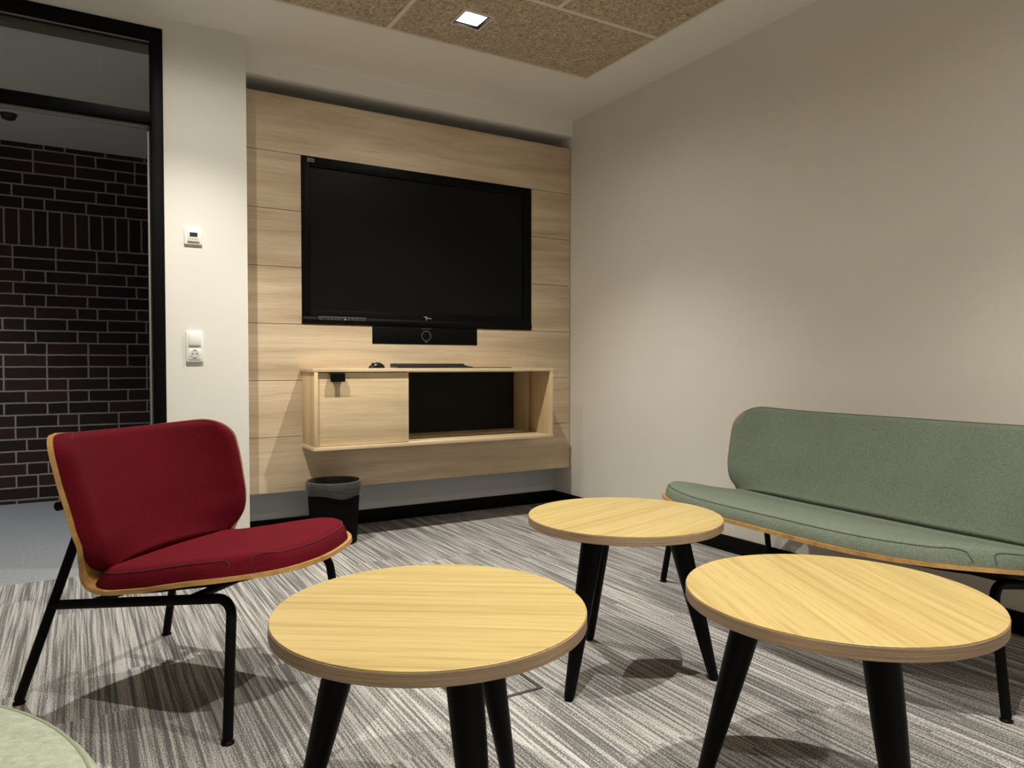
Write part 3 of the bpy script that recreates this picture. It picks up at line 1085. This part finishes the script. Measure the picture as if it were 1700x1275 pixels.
def lounge_seat(name, label, cat, loc, rz, extra, fabric, pipe, body_shift, foot_s, slide=0.0, rear_u=-.355):
    t = thing(name, label, cat, loc, rz)
    S = Shell(extra)
    L = S.len
    PT = .012
    TR = .11 if extra else .085      # corner radius at the top of the back
    bs = Vector((body_shift, slide, 0))
    sh = lambda vs: [p + bs for p in vs]
    NS = 40 if extra == 0 else 72
    v, f = S.sheet(0, L, .15, TR, 0, lambda *a: 0.0, PT, 80, NS)
    mesh('plywood_shell', sh(v), f, M['ply'], t, True, 40)
    lc = S.find(u=-.09)
    # seat pad
    TS, RS = .050, .038
    a0, a1 = .012, lc
    fs = rounded(TS, RS, .0006, hi=.020)
    v, f = S.sheet(a0, a1, .145, .05, .012, fs, -.0003, 64, NS)
    seat = mesh('seat_pad', sh(v), f, fabric, t, True)
    # back pad
    b0, b1 = S.find(z=.385), L - .005
    TB, RB = .042, .034
    fb = rounded(TB, RB, .0006, lo=.020)
    v, f = S.sheet(b0, b1, .10, TR, .005, fb, -.0003, 56, NS)
    back = mesh('back_pad', sh(v), f, fabric, t, True)

    def on(l, s, fn, l0, l1, r0, r1, ins=.012):
        h = S.hw(l, l0, l1, r0, r1, ins)
        s = max(-h, min(h, s))
        return S.pos(l, s) + S.nrm(l, s) * (fn(l, s, l - l0, l1 - l, h - abs(s)) + .0002) + bs

    e = .014
    mb = MB()
    for sg in (-1, 1):
        pts = []
        la = a0 + .100
        # along the side, then turning down just behind the front corner
        for k in range(40):
            l = a1 - .030 - (a1 - .030 - la) * k / 39
            pts.append((l, sg * (S.hw(l, a0, a1, .145, .05, .012) - e)))
        for k in range(1, 13):
            q = math.pi / 2 * k / 12
            l = la - .034 * math.sin(q)
            h = S.hw(l, a0, a1, .145, .05, .012)
            pts.append((l, sg * (h - e * math.cos(q) ** .8 - .0003)))
        mb.tube([on(l, s, fs, a0, a1, .145, .05) for l, s in pts], .0019, 6)
    pts = []
    hf = S.hw0(.03) - .012 - .058
    for k in range(-48, 49):
        w = k / 48
        s = w * hf
        q = max(0, (abs(w) - .80) / .20) ** 1.5
        h_in = S.hw0(.0) - .012
        # follow the rounded front outline
        r_ = .145
        ex_ = max(0, abs(s) - (h_in - r_))
        lo_ = a0 + r_ - math.sqrt(max(0, r_ * r_ - ex_ * ex_))
        pts.append((lo_ + e * math.sqrt(max(0, 1 - q * q)) + .0006, s))
    mb.tube([on(l, s, fs, a0, a1, .145, .05) for l, s in pts], .0019, 6)
    mb.build('piping', pipe, seat)
    mb = MB()
    pts = []
    for k in range(-44, 45):
        w = k / 44
        h_in = S.hw0(b1) - .012
        s = w * (h_in - .035)
        r_ = TR
        ex_ = max(0, abs(s) - (h_in - r_))
        lo_ = b1 - r_ + math.sqrt(max(0, r_ * r_ - ex_ * ex_))
        pts.append((lo_ - e, s))
    mb.tube([on(l, s, fb, b0, b1, .10, TR, .005) for l, s in pts], .0016, 6)
    mb.build('piping', pipe, back)

    # frame
    R = .0132
    fx = .35
    for sg in (-1, 1):
        zt = .350
        foot = Vector((fx, sg * (foot_s + .008), .012))
        topp = Vector((fx - .074 * zt, sg * (foot_s - .13 * zt), zt))
        rz_ = .285
        tail = Vector((rear_u + .30 * rz_, sg * (foot_s - .15 * rz_), rz_ - .010))
        pts = fillet([foot, topp, tail], .042, 10)
        leg = MB().tube(pts, R, 14).build('front_leg', M['black_metal'], t)
        mb = MB().lathe([(0, 0), (.016, 0), (.0165, .004), (.012, .007), (.0085, .016), (0, .016)], 20, (foot.x, foot.y, 0))
        mb.build('foot_glide', M['black_metal'], leg)
        foot = Vector((rear_u, sg * foot_s, .012))
        hz = .50
        topp = Vector((rear_u + .30 * hz, sg * (foot_s - .15 * hz), hz))
        leg = MB().tube([foot, topp], R, 14).build('rear_leg', M['black_metal'], t)
        mb = MB().lathe([(0, 0), (.016, 0), (.0165, .004), (.012, .007), (.0085, .016), (0, .016)], 20, (foot.x, foot.y, 0))
        mb.build('foot_glide', M['black_metal'], leg)
    ys = foot_s - .13 * .35
    mb = MB()
    mb.tube([(.20, -ys + .002, .338), (.20, ys - .002, .338)], .011, 12)
    mb.tube([(-.14, -ys - .004, .292), (-.14, ys + .004, .292)], .011, 12)
    mb.build('cross_rail', M['black_metal'], t)
    # dished steel plate the shell is bolted to
    mb = MB()
    v, f = S.sheet(.11, S.find(u=.01), .09, .05, .055, lambda *a: -PT - .0005, PT + .014, 24, 24)
    mb.add(sh(v), f)
    mb.build('seat_plate', M['black_metal'], t)
    mb = MB()
    bw = .262 + extra
    mb.tube(fillet([(-.222 + body_shift, -bw, .562), (-.232 + body_shift, 0, .562), (-.222 + body_shift, bw, .562)], 2.0, 8), .0125, 14)
    for sg in (-1, 1):
        mb.box(-.225 + body_shift, -.186 + body_shift, sg * (.13 + extra) - .014, sg * (.13 + extra) + .014, .548, .576)
    mb.build('back_rail', M['black_metal'], t)
    return t


chair = lounge_seat('lounge_chair', 'red upholstered lounge chair with bent oak shell and black legs', 'chair',
                    (.289, 2.369, 0), math.radians(-48), 0.0, M['red'], M['red_pipe'], 0.0, .277, -.014)
bench = lounge_seat('lounge_bench', 'long sage green upholstered bench with oak shell against the white wall', 'bench',
                    (2.512, 1.662, 0), math.radians(176.6), .39, M['green'], M['green_pipe'], .125, .703, .062, -.29)

# ------------------------------------------------------------------ pouf at the lower left
pf = thing('pouf', 'pale sage felt pouf with piped rim, at the lower left corner', 'pouf', (-.545, .995, 0))
R = .578
prof = [(0, .0), (R - .05, 0), (R - .045, .02), (R - .012, .05), (R, .12), (R + .002, .22), (R, .32)]
for k in range(9):
    q = math.pi / 2 * k / 8
    prof.append((R - .045 + .045 * math.cos(q), .392 + .045 * math.sin(q)))
prof += [(R - .12, .443), (R - .25, .448), (0, .451)]
MB().lathe(prof, 96).build('cushion', M['pouf'], pf, True, 80)
q = math.radians(58)
MB().lathe([(R - .045 + .045 * math.cos(q) + .003 * math.cos(a), .392 + .045 * math.sin(q) + .003 * math.sin(a)) for a in [2 * math.pi * k / 8 for k in range(8)]], 96, closed=True).build('piping', M['pouf_pipe'], pf)

# ------------------------------------------------------------------ waste bin with its liner
bn = thing('waste_bin', 'black round waste bin with clear liner below the oak cabinet', 'waste bin', (1.176, 3.848, 0))
MB().lathe([(0, 0), (.118, 0), (.122, .004), (.139, .325), (.1405, .331), (.1385, .333), (.1365, .331), (.1355, .325), (.119, .010), (0, .010)], 64).build('body', M['bin'], bn)
v, f = [], []
NN = 96
lp = [(.128, .25), (.1335, .31), (.136, .3345), (.1405, .3365), (.1440, .331), (.1440, .300), (.1445, .275), (.1425, .262)]
for i, (r, z) in enumerate(lp):
    for k in range(NN):
        a = 2 * math.pi * k / NN
        w = .0014 * math.sin(9 * a + i * 1.3) + .0011 * math.sin(23 * a + 2 * i)
        dz = (.008 * math.sin(2 * a + 1) + .005 * math.sin(5 * a)) if i >= 6 else 0
        rr = r + (abs(w) + .0012 if i >= 4 else (-abs(w) if i < 2 else 0))
        v.append((rr * math.cos(a), rr * math.sin(a), z + dz))
for i in range(len(lp) - 1):
    for k in range(NN):
        f.append((i * NN + k, i * NN + (k + 1) % NN, (i + 1) * NN + (k + 1) % NN, (i + 1) * NN + k))
mesh('bin_liner', v, f, M['liner'], bn, True)

# ------------------------------------------------------------------ floor box: carpeted lid in a dark frame
fb_ = thing('floor_box', 'square floor outlet box with dark frame set in the carpet', 'floor box', (1.0385, 1.901, 0))
mb = MB()
a, b = .1275, .1165
for q in ((-a, a, -a, -b), (-a, a, b, a), (-a, -b, -b, b), (b, a, -b, b)):
    mb.box(*q, 0.0, .0025)
mb.build('frame', plain('floor_box_frame', (0.045, 0.043, 0.038, 1), 0.5), fb_, smooth=False)
